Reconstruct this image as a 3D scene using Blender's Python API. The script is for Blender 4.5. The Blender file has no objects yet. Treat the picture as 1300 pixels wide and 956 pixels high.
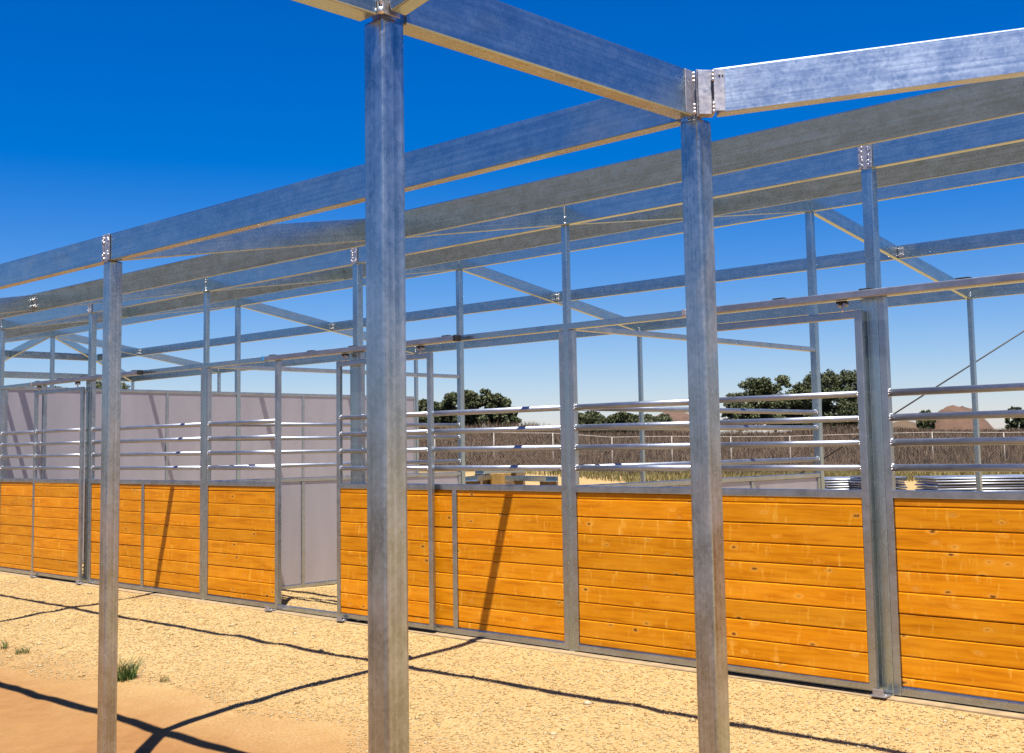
import bpy, bmesh, math, random
import numpy as np
from mathutils import Vector, Matrix
random.seed(7)
RNG = np.random.default_rng(11)
S = bpy.context.scene
COL = S.collection
R_ = math.radians

# ------------------------------------------------------------------ camera
F_PX, YAW, PITCH, ROLL = 1524.0, 43.823, 5.052, -0.935
CAM = Vector((6.104, -6.985, 1.546))
PCX, PCY = 650.0, 433.5
_y, _p, _r = R_(YAW), R_(PITCH), R_(ROLL)
FW = Vector((-math.sin(_y)*math.cos(_p), math.cos(_y)*math.cos(_p), math.sin(_p)))
_rt = Vector((math.cos(_y), math.sin(_y), 0)); _up = _rt.cross(FW)
RT = math.cos(_r)*_rt + math.sin(_r)*_up
UP = -math.sin(_r)*_rt + math.cos(_r)*_up
cd = bpy.data.cameras.new('camera')
cd.sensor_width = 36.0; cd.lens = F_PX/1300*36.0
cd.shift_y = -(478.0-PCY)/1300.0
cd.clip_start = 0.05; cd.clip_end = 8000
cam = bpy.data.objects.new('camera', cd); COL.objects.link(cam)
M = Matrix((RT, UP, -FW)).transposed().to_4x4(); M.translation = CAM
cam.matrix_world = M
S.camera = cam
FH = Vector((-math.sin(_y), math.cos(_y), 0)); LH = Vector((math.cos(_y), math.sin(_y), 0))

def ray(px, py):
    return FW*F_PX + RT*(px-PCX) - UP*(py-PCY)
def ground_at(px, s, z=0.0):
    """point at horizontal distance s ahead of the camera in the column px"""
    d = ray(px, 566.0); h = Vector((d.x, d.y, 0)); k = s/h.dot(FH)
    return Vector((CAM.x+h.x*k, CAM.y+h.y*k, z))
def z_at(px, py, s):
    d = ray(px, py); h = Vector((d.x, d.y, 0)).dot(FH)
    return CAM.z + d.z*s/h

# ------------------------------------------------------------------ sky, sun, exposure
SUN = Vector((0.31, -0.292, 1.0)).normalized()
elev = math.asin(SUN.z)
W = bpy.data.worlds.new('World'); S.world = W; W.use_nodes = True
nt = W.node_tree; nt.nodes.clear()
out = nt.nodes.new('ShaderNodeOutputWorld'); bg = nt.nodes.new('ShaderNodeBackground')
sky = nt.nodes.new('ShaderNodeTexSky'); sky.sky_type = 'NISHITA'
sky.sun_disc = False; sky.sun_elevation = elev
sky.sun_rotation = math.atan2(SUN.x, SUN.y)
sky.altitude = 300; sky.air_density = 1.0; sky.dust_density = 0.35; sky.ozone_density = 3.5
# one colour grade for the whole sky (polarised, saturated film look): per-channel gamma and gain, then saturation
sp = nt.nodes.new('ShaderNodeSeparateColor'); cb_ = nt.nodes.new('ShaderNodeCombineColor')
nt.links.new(sky.outputs[0], sp.inputs[0])
for i_, (g_, k_) in enumerate(((1.043, 1.169), (1.037, 1.108), (0.84, 1.185))):
    m0 = nt.nodes.new('ShaderNodeMath'); m0.operation = 'MULTIPLY'; m0.inputs[1].default_value = 0.1
    m1 = nt.nodes.new('ShaderNodeMath'); m1.operation = 'POWER'; m1.inputs[1].default_value = g_
    m2 = nt.nodes.new('ShaderNodeMath'); m2.operation = 'MULTIPLY'; m2.inputs[1].default_value = k_*6.667
    nt.links.new(sp.outputs[i_], m0.inputs[0]); nt.links.new(m0.outputs[0], m1.inputs[0])
    nt.links.new(m1.outputs[0], m2.inputs[0]); nt.links.new(m2.outputs[0], cb_.inputs[i_])
hs = nt.nodes.new('ShaderNodeHueSaturation'); hs.inputs['Saturation'].default_value = 1.434
nt.links.new(cb_.outputs[0], hs.inputs['Color']); nt.links.new(hs.outputs[0], bg.inputs[0])
bg.inputs[1].default_value = 0.0667
nt.links.new(bg.outputs[0], out.inputs[0])
sd = bpy.data.lights.new('sun', 'SUN'); sd.energy = 5.0; sd.angle = R_(0.5); sd.color = (1.0, 0.95, 0.86)
sun = bpy.data.objects.new('sun', sd); COL.objects.link(sun)
sun.rotation_euler = SUN.to_track_quat('Z', 'Y').to_euler(); sun.location = (0, -20, 20)
S.view_settings.view_transform = 'Standard'; S.view_settings.look = 'None'
S.view_settings.exposure = 1.17; S.view_settings.gamma = 1.0
S.view_settings.use_curve_mapping = False

# ------------------------------------------------------------------ materials
def new_mat(name):
    m = bpy.data.materials.new(name); m.use_nodes = True
    n = m.node_tree; b = n.nodes['Principled BSDF']
    return m, n, b
def N(n, t, **kw):
    o = n.nodes.new(t)
    for k, v in kw.items():
        if k in o.inputs: o.inputs[k].default_value = v
        else: setattr(o, k, v)
    return o
def ramp(n, fac, stops):
    r = n.nodes.new('ShaderNodeValToRGB'); e = r.color_ramp.elements
    while len(e) < len(stops): e.new(0.5)
    for i, (p, c) in enumerate(stops):
        e[i].position = p; e[i].color = (*c, 1) if len(c) == 3 else c
    n.links.new(fac, r.inputs[0]); return r.outputs[0]
def mixc(n, fac, a, b, mode='MIX'):
    m = n.nodes.new('ShaderNodeMix'); m.data_type = 'RGBA'; m.blend_type = mode
    for s, v in ((0, fac), (6, a), (7, b)):
        if hasattr(v, 'is_linked') or isinstance(v, bpy.types.NodeSocket): n.links.new(v, m.inputs[s])
        else: m.inputs[s].default_value = v if not isinstance(v, tuple) else ((*v, 1) if len(v) == 3 else v)
    return m.outputs[2]
def math_(n, op, a, b=None, c=None, clamp=False):
    m = n.nodes.new('ShaderNodeMath'); m.operation = op; m.use_clamp = clamp
    for i, v in enumerate((a, b, c)):
        if v is None: continue
        if isinstance(v, bpy.types.NodeSocket): n.links.new(v, m.inputs[i])
        else: m.inputs[i].default_value = v
    return m.outputs[0]
def coords(n, scale=(1, 1, 1), kind='Object', rand=True):
    t = n.nodes.new('ShaderNodeTexCoord')
    src = t.outputs[kind]
    if rand:
        oi = n.nodes.new('ShaderNodeObjectInfo')
        a = n.nodes.new('ShaderNodeVectorMath'); a.operation = 'MULTIPLY_ADD'
        cmb = n.nodes.new('ShaderNodeCombineXYZ')
        for i in range(3): n.links.new(oi.outputs['Random'], cmb.inputs[i])
        n.links.new(cmb.outputs[0], a.inputs[0]); a.inputs[1].default_value = (37.0, 11.0, 23.0)
        n.links.new(src, a.inputs[2]); src = a.outputs[0]
    m = n.nodes.new('ShaderNodeMapping'); m.inputs['Scale'].default_value = scale
    n.links.new(src, m.inputs[0]); return m.outputs[0]
def noise(n, vec, scale, detail=4, rough=0.55):
    t = N(n, 'ShaderNodeTexNoise', Scale=scale, Detail=detail, Roughness=rough)
    n.links.new(vec, t.inputs['Vector']); return t.outputs[0]
def bump(n, b, h, strength=0.3, dist=0.002):
    bp = N(n, 'ShaderNodeBump', Strength=strength, Distance=dist)
    n.links.new(h, bp.inputs['Height']); n.links.new(bp.outputs[0], b.inputs['Normal'])

def steel(name, base=(0.39, 0.465, 0.485), rust=0.0, r0=0.18, r1=0.34, grain=(0.35, 26, 26), stain=0.22, con=0.14):
    m, n, b = new_mat(name)
    st = coords(n, grain); iso = coords(n, (1, 1, 1))
    s1 = noise(n, st, 3.0, 5, 0.6); bl = noise(n, coords(n, (1, 1.6, 1.6)), 9.0, 6, 0.65)
    vo = N(n, 'ShaderNodeTexVoronoi', Scale=85.0); n.links.new(iso, vo.inputs['Vector'])
    vs = n.nodes.new('ShaderNodeSeparateColor'); n.links.new(vo.outputs['Color'], vs.inputs[0])
    mix = math_(n, 'ADD', math_(n, 'MULTIPLY', s1, 0.50), math_(n, 'MULTIPLY', bl, 0.50))
    mix = math_(n, 'ADD', mix, math_(n, 'MULTIPLY', math_(n, 'SUBTRACT', vs.outputs[0], 0.5), 0.09))
    d = tuple(x*(1-con) for x in base); l = tuple(min(1, x*(1+con)) for x in base)
    c = ramp(n, mix, [(0.36, d), (0.52, base), (0.66, l)])
    # dull stains (brownish bloom left by handling and rain)
    st2 = ramp(n, noise(n, iso, 1.3, 6, 0.65), [(0.58, (0, 0, 0)), (0.76, (1, 1, 1))])
    c = mixc(n, math_(n, 'MULTIPLY', st2, stain), c, (0.40, 0.33, 0.25))
    rm = ramp(n, noise(n, coords(n, (1.0, 2.2, 2.2)), 2.2, 3, 0.5), [(0.56, (0, 0, 0)), (0.76, (1, 1, 1))])
    rf = math_(n, 'MULTIPLY', rm, rust)
    c = mixc(n, rf, c, (0.33, 0.17, 0.06))
    n.links.new(c, b.inputs['Base Color'])
    n.links.new(math_(n, 'SUBTRACT', 0.96, math_(n, 'MULTIPLY', rf, 0.5)), b.inputs['Metallic'])
    rr = n.nodes.new('ShaderNodeMapRange'); n.links.new(mix, rr.inputs[0])
    rr.inputs[1].default_value = 0.3; rr.inputs[2].default_value = 0.7
    rr.inputs[3].default_value = r0; rr.inputs[4].default_value = r1
    n.links.new(math_(n, 'ADD', rr.outputs[0], math_(n, 'MULTIPLY', rf, 0.25)), b.inputs['Roughness'])
    bump(n, b, math_(n, 'ADD', s1, math_(n, 'MULTIPLY', bl, 0.8)), 0.14, 0.0012)
    return m
STEEL = steel('galvanized_steel', rust=0.12)
STEEL_F = steel('welded_frame_steel', base=(0.40, 0.435, 0.455), rust=0.15, r0=0.22, r1=0.38, grain=(2.2, 2.2, 2.2))
STEEL_R = steel('stained_galvanized_steel', base=(0.44, 0.475, 0.475), rust=0.45, r0=0.2, r1=0.38, grain=(0.06, 30, 30), stain=0.6, con=0.30)
PIPE = steel('galvanized_pipe', base=(0.33, 0.355, 0.405), r0=0.40, r1=0.52, grain=(0.5, 6, 6))
STEEL_B = steel('sunlit_dimpled_steel', base=(0.50, 0.585, 0.67), r0=0.30, r1=0.52)  # paler base paints in the sunlight on the valley rafter's face
PLATE = steel('zinc_plate', base=(0.46, 0.45, 0.47), r0=0.38, r1=0.6, rust=0.25)
def simple(name, c, rough=0.6, metal=0.0):
    m, n, b = new_mat(name)
    f = noise(n, coords(n), 9.0, 5)
    n.links.new(ramp(n, f, [(0.3, tuple(x*0.7 for x in c)), (0.7, tuple(min(1, x*1.2) for x in c))]), b.inputs['Base Color'])
    b.inputs['Roughness'].default_value = rough; b.inputs['Metallic'].default_value = metal
    return m
WELD = simple('weld_bead', (0.78, 0.78, 0.8), 0.32, 0.9)
BLACK = simple('black_rubber', (0.012, 0.012, 0.013), 0.5)
BLUECAP = simple('blue_plastic_cap', (0.03, 0.20, 0.45), 0.45)
CABLE = simple('black_cable', (0.015, 0.015, 0.016), 0.55)
POLE = simple('weathered_pole_wood', (0.13, 0.09, 0.06), 0.85)
LIT_STRIP = simple('sunlit_ground', (0.60, 0.42, 0.22), 0.9)  # colour of the strip that imitates sunlit ground
CRIB = simple('brown_crib_wood', (0.34, 0.22, 0.11), 0.9)
FENCE = simple('dull_fence_zinc', (0.30, 0.27, 0.24), 0.7, 0.3)
TIMBER = simple('raw_timber', (0.62, 0.36, 0.09), 0.7)
BARK = simple('bark', (0.07, 0.05, 0.038), 0.95)

def sheet_mat():
    m, n, b = new_mat('lavender_grey_sheet')
    f = noise(n, coords(n, (1, 1, 0.25)), 3.0, 5); g = noise(n, coords(n, (1, 1, 1)), 40.0, 2)
    mix = math_(n, 'ADD', math_(n, 'MULTIPLY', f, 0.8), math_(n, 'MULTIPLY', g, 0.2))
    n.links.new(ramp(n, mix, [(0.3, (0.66, 0.63, 0.68)), (0.7, (0.80, 0.765, 0.82))]), b.inputs['Base Color'])
    b.inputs['Roughness'].default_value = 0.44; b.inputs['Metallic'].default_value = 0.70
    return m
SHEET = sheet_mat()

def wood_mat():
    m, n, b = new_mat('stained_pine')
    g = coords(n, (0.55, 9, 9)); v = coords(n, (1, 1, 1))
    # knots distort the grain around them
    kn = N(n, 'ShaderNodeTexVoronoi', Scale=1.0, Randomness=1.0)
    kw = n.nodes.new('ShaderNodeVectorMath'); kw.operation = 'MULTIPLY_ADD'; kx = N(n, 'ShaderNodeTexNoise', Scale=26.0, Detail=3.0); n.links.new(v, kx.inputs['Vector'])
    n.links.new(kx.outputs['Color'], kw.inputs[0]); kw.inputs[1].default_value = (0.22, 0.0, 0.26); n.links.new(coords(n, (5.0, 0.02, 10.5)), kw.inputs[2]); n.links.new(kw.outputs[0], kn.inputs['Vector'])
    kd = kn.outputs['Distance']
    kc = n.nodes.new('ShaderNodeSeparateColor'); n.links.new(kn.outputs['Color'], kc.inputs[0])
    has = math_(n, 'GREATER_THAN', kc.outputs[0], 0.12)
    halo = math_(n, 'MULTIPLY', has, math_(n, 'SUBTRACT', 1.0, math_(n, 'DIVIDE', kd, 0.30), clamp=True))
    core = math_(n, 'MULTIPLY', has, ramp(n, kd, [(0.07, (1, 1, 1)), (0.13, (0, 0, 0))]))
    add = n.nodes.new('ShaderNodeVectorMath'); add.operation = 'ADD'
    cmb = n.nodes.new('ShaderNodeCombineXYZ'); n.links.new(math_(n, 'MULTIPLY', halo, 1.4), cmb.inputs[2])
    n.links.new(g, add.inputs[0]); n.links.new(cmb.outputs[0], add.inputs[1])
    gr = noise(n, add.outputs[0], 5.0, 6, 0.62)
    broad = noise(n, coords(n, (0.8, 2.0, 2.6)), 3.0, 4)
    c = ramp(n, gr, [(0.28, (0.42, 0.125, 0.0030)), (0.50, (0.60, 0.205, 0.0042)), (0.74, (0.70, 0.270, 0.007))])
    c = mixc(n, ramp(n, broad, [(0.45, (0, 0, 0)), (0.68, (0.55, 0.55, 0.55))]), c, (0.74, 0.30, 0.018))
    c = mixc(n, math_(n, 'MULTIPLY', math_(n, 'MULTIPLY', halo, halo), 0.95), c, (0.84, 0.45, 0.09))
    c = mixc(n, math_(n, 'MULTIPLY', core, 0.9), c, (0.11, 0.030, 0.004))
    fl = noise(n, coords(n, (9.0, 1, 2.2)), 2.6, 5, 0.65)
    c = mixc(n, ramp(n, fl, [(0.57, (0, 0, 0)), (0.74, (0.75, 0.75, 0.75))]), c, (0.82, 0.42, 0.06))
    oi = n.nodes.new('ShaderNodeObjectInfo')
    hv = n.nodes.new('ShaderNodeHueSaturation'); n.links.new(c, hv.inputs['Color'])
    n.links.new(math_(n, 'MULTIPLY_ADD', oi.outputs['Random'], 0.20, 0.74), hv.inputs['Value'])
    n.links.new(math_(n, 'MULTIPLY_ADD', oi.outputs['Random'], -0.004, 0.504), hv.inputs['Hue'])
    n.links.new(hv.outputs[0], b.inputs['Base Color'])
    b.inputs['Roughness'].default_value = 0.42
    b.inputs['Specular IOR Level'].default_value = 0.10
    bump(n, b, gr, 0.25, 0.0015)
    return m
WOOD = wood_mat()

def ground_mat():
    m, n, b = new_mat('sand_and_gravel')
    P = coords(n, (1, 1, 1), 'Object', rand=False)
    sep = n.nodes.new('ShaderNodeSeparateXYZ'); n.links.new(P, sep.inputs[0])
    fine = noise(n, P, 62.0, 6, 0.75); med = noise(n, P, 7.0, 6, 0.65); big = noise(n, P, 0.35, 5, 0.6)
    vo = N(n, 'ShaderNodeTexVoronoi', Scale=55.0); n.links.new(P, vo.inputs['Vector'])
    gv = math_(n, 'ADD', math_(n, 'MULTIPLY', fine, 0.6), math_(n, 'MULTIPLY', vo.outputs['Distance'], 0.5))
    gravel = ramp(n, gv, [(0.30, (0.60, 0.325, 0.095)), (0.48, (0.83, 0.53, 0.20)), (0.70, (0.95, 0.71, 0.36))])
    dv = math_(n, 'ADD', math_(n, 'MULTIPLY', fine, 0.45), math_(n, 'MULTIPLY', med, 0.55))
    dirt = ramp(n, dv, [(0.30, (0.48, 0.225, 0.075)), (0.55, (0.62, 0.31, 0.11)), (0.75, (0.72, 0.40, 0.165))])
    edge = math_(n, 'ADD', sep.outputs[1], math_(n, 'MULTIPLY', math_(n, 'SUBTRACT', noise(n, P, 1.3, 5, 0.6), 0.5), 1.1))
    fac = n.nodes.new('ShaderNodeMapRange'); n.links.new(edge, fac.inputs[0])
    fac.inputs[1].default_value = -3.0; fac.inputs[2].default_value = -1.95
    c = mixc(n, fac.outputs[0], dirt, gravel)
    # tracked-over tint, broad patches
    c = mixc(n, ramp(n, big, [(0.40, (0, 0, 0)), (0.70, (0.35, 0.35, 0.35))]), c, (0.76, 0.46, 0.17))
    # unseen outer ground made dark stubble so the tilted purlins reflect less
    out_ = n.nodes.new('ShaderNodeMapRange'); n.links.new(edge, out_.inputs[0]); out_.inputs[1].default_value = -9.0; out_.inputs[2].default_value = -13.0
    c = mixc(n, out_.outputs[0], c, ramp(n, noise(n, P, 0.9, 6, 0.7), [(0.3, (0.14, 0.10, 0.065)), (0.7, (0.27, 0.20, 0.13))]))
    # the dry weedy slope far behind
    d = n.nodes.new('ShaderNodeVectorMath'); d.operation = 'DOT_PRODUCT'
    n.links.new(P, d.inputs[0]); d.inputs[1].default_value = (FH.x, FH.y, 0)
    dep = math_(n, 'SUBTRACT', d.outputs['Value'], CAM.x*FH.x+CAM.y*FH.y)
    dep = math_(n, 'ADD', dep, math_(n, 'MULTIPLY', math_(n, 'SUBTRACT', noise(n, P, 0.25, 4), 0.5), 8.0))
    ff = n.nodes.new('ShaderNodeMapRange'); n.links.new(dep, ff.inputs[0])
    ff.inputs[1].default_value = 57.0; ff.inputs[2].default_value = 63.0
    c = mixc(n, ff.outputs[0], c, ramp(n, noise(n, P, 1.2, 6, 0.7), [(0.3, (0.08, 0.047, 0.028)), (0.7, (0.17, 0.105, 0.06))]))
    n.links.new(c, b.inputs['Base Color']); b.inputs['Roughness'].default_value = 0.95
    b.inputs['Specular IOR Level'].default_value = 0.15
    bump(n, b, gv, 0.6, 0.009)
    return m
def island_mat(name, cols, rough=0.85, trans=0.0):
    m, n, b = new_mat(name)
    g = n.nodes.new('ShaderNodeNewGeometry')
    k = len(cols)
    n.links.new(ramp(n, g.outputs['Random Per Island'], [(i/(k-1), c) for i, c in enumerate(cols)]), b.inputs['Base Color'])
    b.inputs['Roughness'].default_value = rough; b.inputs['Specular IOR Level'].default_value = 0.25
    if trans: b.inputs['Transmission Weight'].default_value = 0.0
    return m
GROUND = ground_mat()

CHIP = island_mat('pale_gravel', [(0.64, 0.36, 0.12), (0.84, 0.54, 0.21), (0.94, 0.71, 0.37), (0.76, 0.46, 0.16), (0.97, 0.82, 0.54)])
LEAF = island_mat('oak_leaves', [(0.022, 0.032, 0.013), (0.055, 0.066, 0.026), (0.10, 0.11, 0.045), (0.065, 0.07, 0.028)], 0.55)
LEAF2 = island_mat('grey_green_leaves', [(0.05, 0.06, 0.03), (0.09, 0.10, 0.05), (0.12, 0.12, 0.07)], 0.6)
DRY = island_mat('dry_brush', [(0.10, 0.062, 0.040), (0.165, 0.108, 0.070), (0.21, 0.145, 0.095), (0.13, 0.083, 0.054), (0.28, 0.20, 0.13)], 0.9)
STRAW = island_mat('straw_grass', [(0.27, 0.235, 0.075), (0.36, 0.28, 0.10), (0.20, 0.205, 0.06), (0.44, 0.33, 0.15)], 0.8)
GREEN = island_mat('green_grass', [(0.06, 0.13, 0.025), (0.10, 0.19, 0.035), (0.16, 0.22, 0.05), (0.045, 0.10, 0.02)], 0.6)

def albedo(m, k, metal=False):
    n = m.node_tree; b = n.nodes['Principled BSDF']; s = b.inputs['Base Color']
    src = s.links[0].from_socket
    n.links.new(mixc(n, 1.0, src, (k, k, k), 'MULTIPLY'), s)
for m_ in (LIT_STRIP, CRIB, TIMBER, DRY, STRAW, GREEN, BARK, POLE): albedo(m_, 0.45)
albedo(DRY, 1.35); albedo(WOOD, 1.03); albedo(GROUND, 0.38); albedo(CHIP, 0.38)
for m_ in (LEAF, LEAF2): albedo(m_, 0.95)
albedo(SHEET, 0.56)

# ------------------------------------------------------------------ object helpers
def link(o, parent=None):
    COL.objects.link(o)
    if parent is not None: o.parent = parent
    return o
def tag(o, label=None, cat=None, group=None, kind=None):
    for k, v in (('label', label), ('category', cat), ('group', group), ('kind', kind)):
        if v: o[k] = v
    return o
def empty(name, loc=(0, 0, 0)):
    o = bpy.data.objects.new(name, None); o.location = loc; o.empty_display_size = 0.2
    return link(o)
def mesh_of(bm, name, *mats):
    me = bpy.data.meshes.new(name); bm.to_mesh(me); bm.free()
    for m in mats: me.materials.append(m)
    return me
def add_box(bm, lo, hi, bev=0.0, seg=2, mi=0, mat=None):
    r = bmesh.ops.create_cube(bm, size=1.0)
    vs = r['verts']
    for v in vs: v.co = Vector(((lo[i]+hi[i])/2 + v.co[i]*(hi[i]-lo[i]) for i in range(3)))
    fs = set(f for v in vs for f in v.link_faces)
    for f in fs: f.material_index = mi
    if bev > 0:
        es = list(set(e for v in vs for e in v.link_edges))
        g = bmesh.ops.bevel(bm, geom=es, offset=bev, segments=seg, profile=0.5, affect='EDGES')
        vs = list(set(v for f in g['faces'] for v in f.verts) | set(v for v in vs if v.is_valid))
        for f in g['faces']: f.material_index = mi
    if mat is not None: bmesh.ops.transform(bm, matrix=mat, verts=[v for v in vs if v.is_valid])
def add_tube(bm, a, b, r, n=12, mi=0, caps=True, r2=None):
    a = Vector(a); b = Vector(b); d = b-a
    q = d.to_track_quat('Z', 'Y').to_matrix()
    r2 = r if r2 is None else r2
    ra = [bm.verts.new(a+q @ Vector((r*math.cos(t), r*math.sin(t), 0))) for t in [2*math.pi*i/n for i in range(n)]]
    rb = [bm.verts.new(b+q @ Vector((r2*math.cos(t), r2*math.sin(t), 0))) for t in [2*math.pi*i/n for i in range(n)]]
    for i in range(n):
        f = bm.faces.new((ra[i], ra[(i+1) % n], rb[(i+1) % n], rb[i])); f.smooth = True; f.material_index = mi
    if caps:
        f = bm.faces.new(ra[::-1]); f.material_index = mi
        f = bm.faces.new(rb); f.material_index = mi
def add_blob(bm, c, r, mi=0, squash=(1, 1, 1)):
    g = bmesh.ops.create_icosphere(bm, subdivisions=1, radius=1.0)
    for v in g['verts']:
        k = 1+random.uniform(-.22, .22)
        v.co = Vector((c[i]+v.co[i]*r*squash[i]*k for i in range(3)))
    for f in set(f for v in g['verts'] for f in v.link_faces): f.material_index = mi; f.smooth = True
MESHES = {}
def bar_mesh(L, w, h, bev, mat):
    k = (round(L, 3), round(w, 4), round(h, 4), round(bev, 4), mat.name)
    if k not in MESHES:
        bm = bmesh.new(); add_box(bm, (-L/2, -w/2, -h/2), (L/2, w/2, h/2), bev, 3 if bev > 0.003 else 1)
        MESHES[k] = mesh_of(bm, 'bar', mat)
    return MESHES[k]
def bar(name, a, b, w, h, mat=None, parent=None, bev=0.005, up=(0, 0, 1)):
    """steel section of width w and height h whose centre line runs a to b; local X is its length"""
    a = Vector(a); b = Vector(b); x = (b-a).normalized(); u = Vector(up)
    y = u.cross(x).normalized(); z = x.cross(y)
    o = bpy.data.objects.new(name, bar_mesh((b-a).length, w, h, bev, mat or STEEL))
    mt = Matrix((x, y, z)).transposed().to_4x4(); mt.translation = (a+b)/2
    o.matrix_world = mt
    link(o)
    if parent is not None:
        o.parent = parent
        o.matrix_parent_inverse = parent.matrix_world.inverted() if parent.parent is None else (WM[parent.name]).inverted()
    WM[o.name] = mt
    return o
WM = {}
def put(name, me, parent=None, loc=None):
    """mesh given in world coordinates, with its origin moved to its own centre"""
    co = np.empty(len(me.vertices)*3); me.vertices.foreach_get('co', co); co = co.reshape(-1, 3)
    c = Vector((co[:, 0].min()+co[:, 0].max(), co[:, 1].min()+co[:, 1].max(), 0))/2
    c.z = (co[:, 2].min()+co[:, 2].max())/2 if parent is not None else co[:, 2].min()
    me.transform(Matrix.Translation(-c))
    o = bpy.data.objects.new(name, me); link(o)
    mt = Matrix.Translation(c); o.matrix_world = mt
    if parent is not None:
        o.parent = parent
        o.matrix_parent_inverse = WM[parent.name].inverted() if parent.name in WM else parent.matrix_world.inverted()
    WM[o.name] = mt
    return o
def raw_mesh(name, V, Fc, mat, smooth=False):
    V = np.asarray(V, np.float32); Fc = np.asarray(Fc, np.int32)
    me = bpy.data.meshes.new(name)
    me.vertices.add(len(V)); me.vertices.foreach_set('co', V.ravel())
    k = Fc.shape[1]
    me.loops.add(Fc.size); me.loops.foreach_set('vertex_index', Fc.ravel())
    me.polygons.add(len(Fc)); me.polygons.foreach_set('loop_start', np.arange(len(Fc), dtype=np.int32)*k)
    if smooth: me.polygons.foreach_set('use_smooth', np.ones(len(Fc), bool))
    me.update(calc_edges=True); me.validate(); me.materials.append(mat)
    return me

# ------------------------------------------------------------------ the ground
def hashn(ix, iy, s):
    h = np.sin(ix*127.1+iy*311.7+s*74.7)*43758.5453
    return h-np.floor(h)
def vnoise(x, y, s=0):
    ix = np.floor(x); iy = np.floor(y); fx = x-ix; fy = y-iy
    fx = fx*fx*(3-2*fx); fy = fy*fy*(3-2*fy)
    a = hashn(ix, iy, s); b = hashn(ix+1, iy, s); c = hashn(ix, iy+1, s); d = hashn(ix+1, iy+1, s)
    return (a*(1-fx)+b*fx)*(1-fy)+(c*(1-fx)+d*fx)*fy-0.5
def sstep(a, b, x):
    t = np.clip((x-a)/(b-a), 0, 1); return t*t*(3-2*t)
def ground_z(x, y):
    x = np.asarray(x, float); y = np.asarray(y, float)
    s = (x-CAM.x)*FH.x+(y-CAM.y)*FH.y; l = (x-CAM.x)*LH.x+(y-CAM.y)*LH.y
    near = 1-sstep(14, 30, s)
    z = near*(0.030*vnoise(x/1.7, y/1.3, 1)+0.018*vnoise(x/0.33, y/0.33, 2)+0.011*vnoise(x/0.13, y/0.13, 3))
    wall = np.exp(-((y+0.02)/0.22)**2)          # levelled along the stall front
    z = z*(1-0.75*wall) - 0.006 - (0.055*np.clip(-y, 0, 7)+0.035*np.clip(-y-1.8, 0, 3))*(1-sstep(10, 40, -y))
    z = z + (1-near)*(0.25*vnoise(x/6, y/6, 4)+0.06*vnoise(x/1.2, y/1.2, 5))
    z = z + 0.50*sstep(34, 60, s)*(1-sstep(0.5, 6, l))              # sand heaped at the back left
    crest = 2.55+0.5*vnoise(l/14, s*0+0.5, 6)-0.012*l
    z = z + crest*sstep(60, 92, s) - 1.6*sstep(150, 400, s)
    return z
def graded(lo, hi, step, far):
    c = list(np.arange(lo, hi+1e-6, step)); a = []; d = step; v = hi
    while v < far: d *= 1.22; v += d; a.append(v)
    bl = []; d = step; v = lo
    while v > -far: d *= 1.22; v -= d; bl.append(v)
    return np.array(bl[::-1]+c+a)
gx = graded(-9.5, 4.2, 0.04, 5000); gy = graded(-4.6, 2.2, 0.04, 5000)
# extra lines so the slope behind the yard is smooth
gx = np.unique(np.concatenate([gx, np.arange(-80, 60, 2.0)])); gy = np.unique(np.concatenate([gy, np.arange(4, 90, 2.0)]))
X, Y = np.meshgrid(gx, gy); Z = ground_z(X, Y)
V = np.stack([X.ravel(), Y.ravel(), Z.ravel()], 1)
nx = len(gx); ny = len(gy)
i, j = np.meshgrid(np.arange(nx-1), np.arange(ny-1)); a = (j*nx+i).ravel()
gme = raw_mesh('ground', V, np.stack([a, a+1, a+1+nx, a+nx], 1), GROUND, smooth=True)
g_o = bpy.data.objects.new('ground', gme); link(g_o); tag(g_o, kind='structure', label='pale sandy gravel yard with dirt at its outer edge')

# ------------------------------------------------------------------ barn dimensions
b = 2.579                    # post spacing along the stall front
D = -3.802                   # eave line of the porch
YR, YF = 3.772, 7.577        # ridge row and far row
ZEB, ZET = 2.605, 2.755      # porch eave beam
ZCB, ZCT = 3.275, 3.433      # beam over the stall front
ZRB, ZRT = 3.877, 4.030      # ridge beam
ZFB, ZFT = 3.285, 3.435      # far eave beam
XV, YV = 3.904, -5.134       # inner corner of the side wing and its next post
BT = 0.052                   # beam thickness
XE = -8*b                    # hipped far end
XH = XE + (YF-0)/2           # end of the ridge
KE = range(-8, 4)
barn = empty('horse_barn', (-4.0, 0.0, 0.0))
bpy.context.view_layer.update()
WM[barn.name] = Matrix.Translation((-4.0, 0, 0))
tag(barn, 'unfinished galvanized steel horse barn frame with orange plank stall fronts', 'barn')

def plate(name, lo, hi, parent, mat=PLATE, bev=0.0015, welds=(), holes=()):
    bm = bmesh.new(); add_box(bm, lo, hi, bev, 1)
    for w in welds: add_blob(bm, w[:3], w[3] if len(w) > 3 else 0.007, 1)
    for h in holes:
        add_tube(bm, h[0], h[1], 0.0055, 8, 2)
    return put(name, mesh_of(bm, name, mat, WELD, BLACK), parent)

def post(x, y, z0, z1, s, mat=STEEL):
    """square tube whose near corner stands at (x, y)"""
    return bar('post', (x-s/2, y+s/2, z0), (x-s/2, y+s/2, z1), s, s, mat, barn, 0.0095, up=(1, 0, 0))

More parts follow.
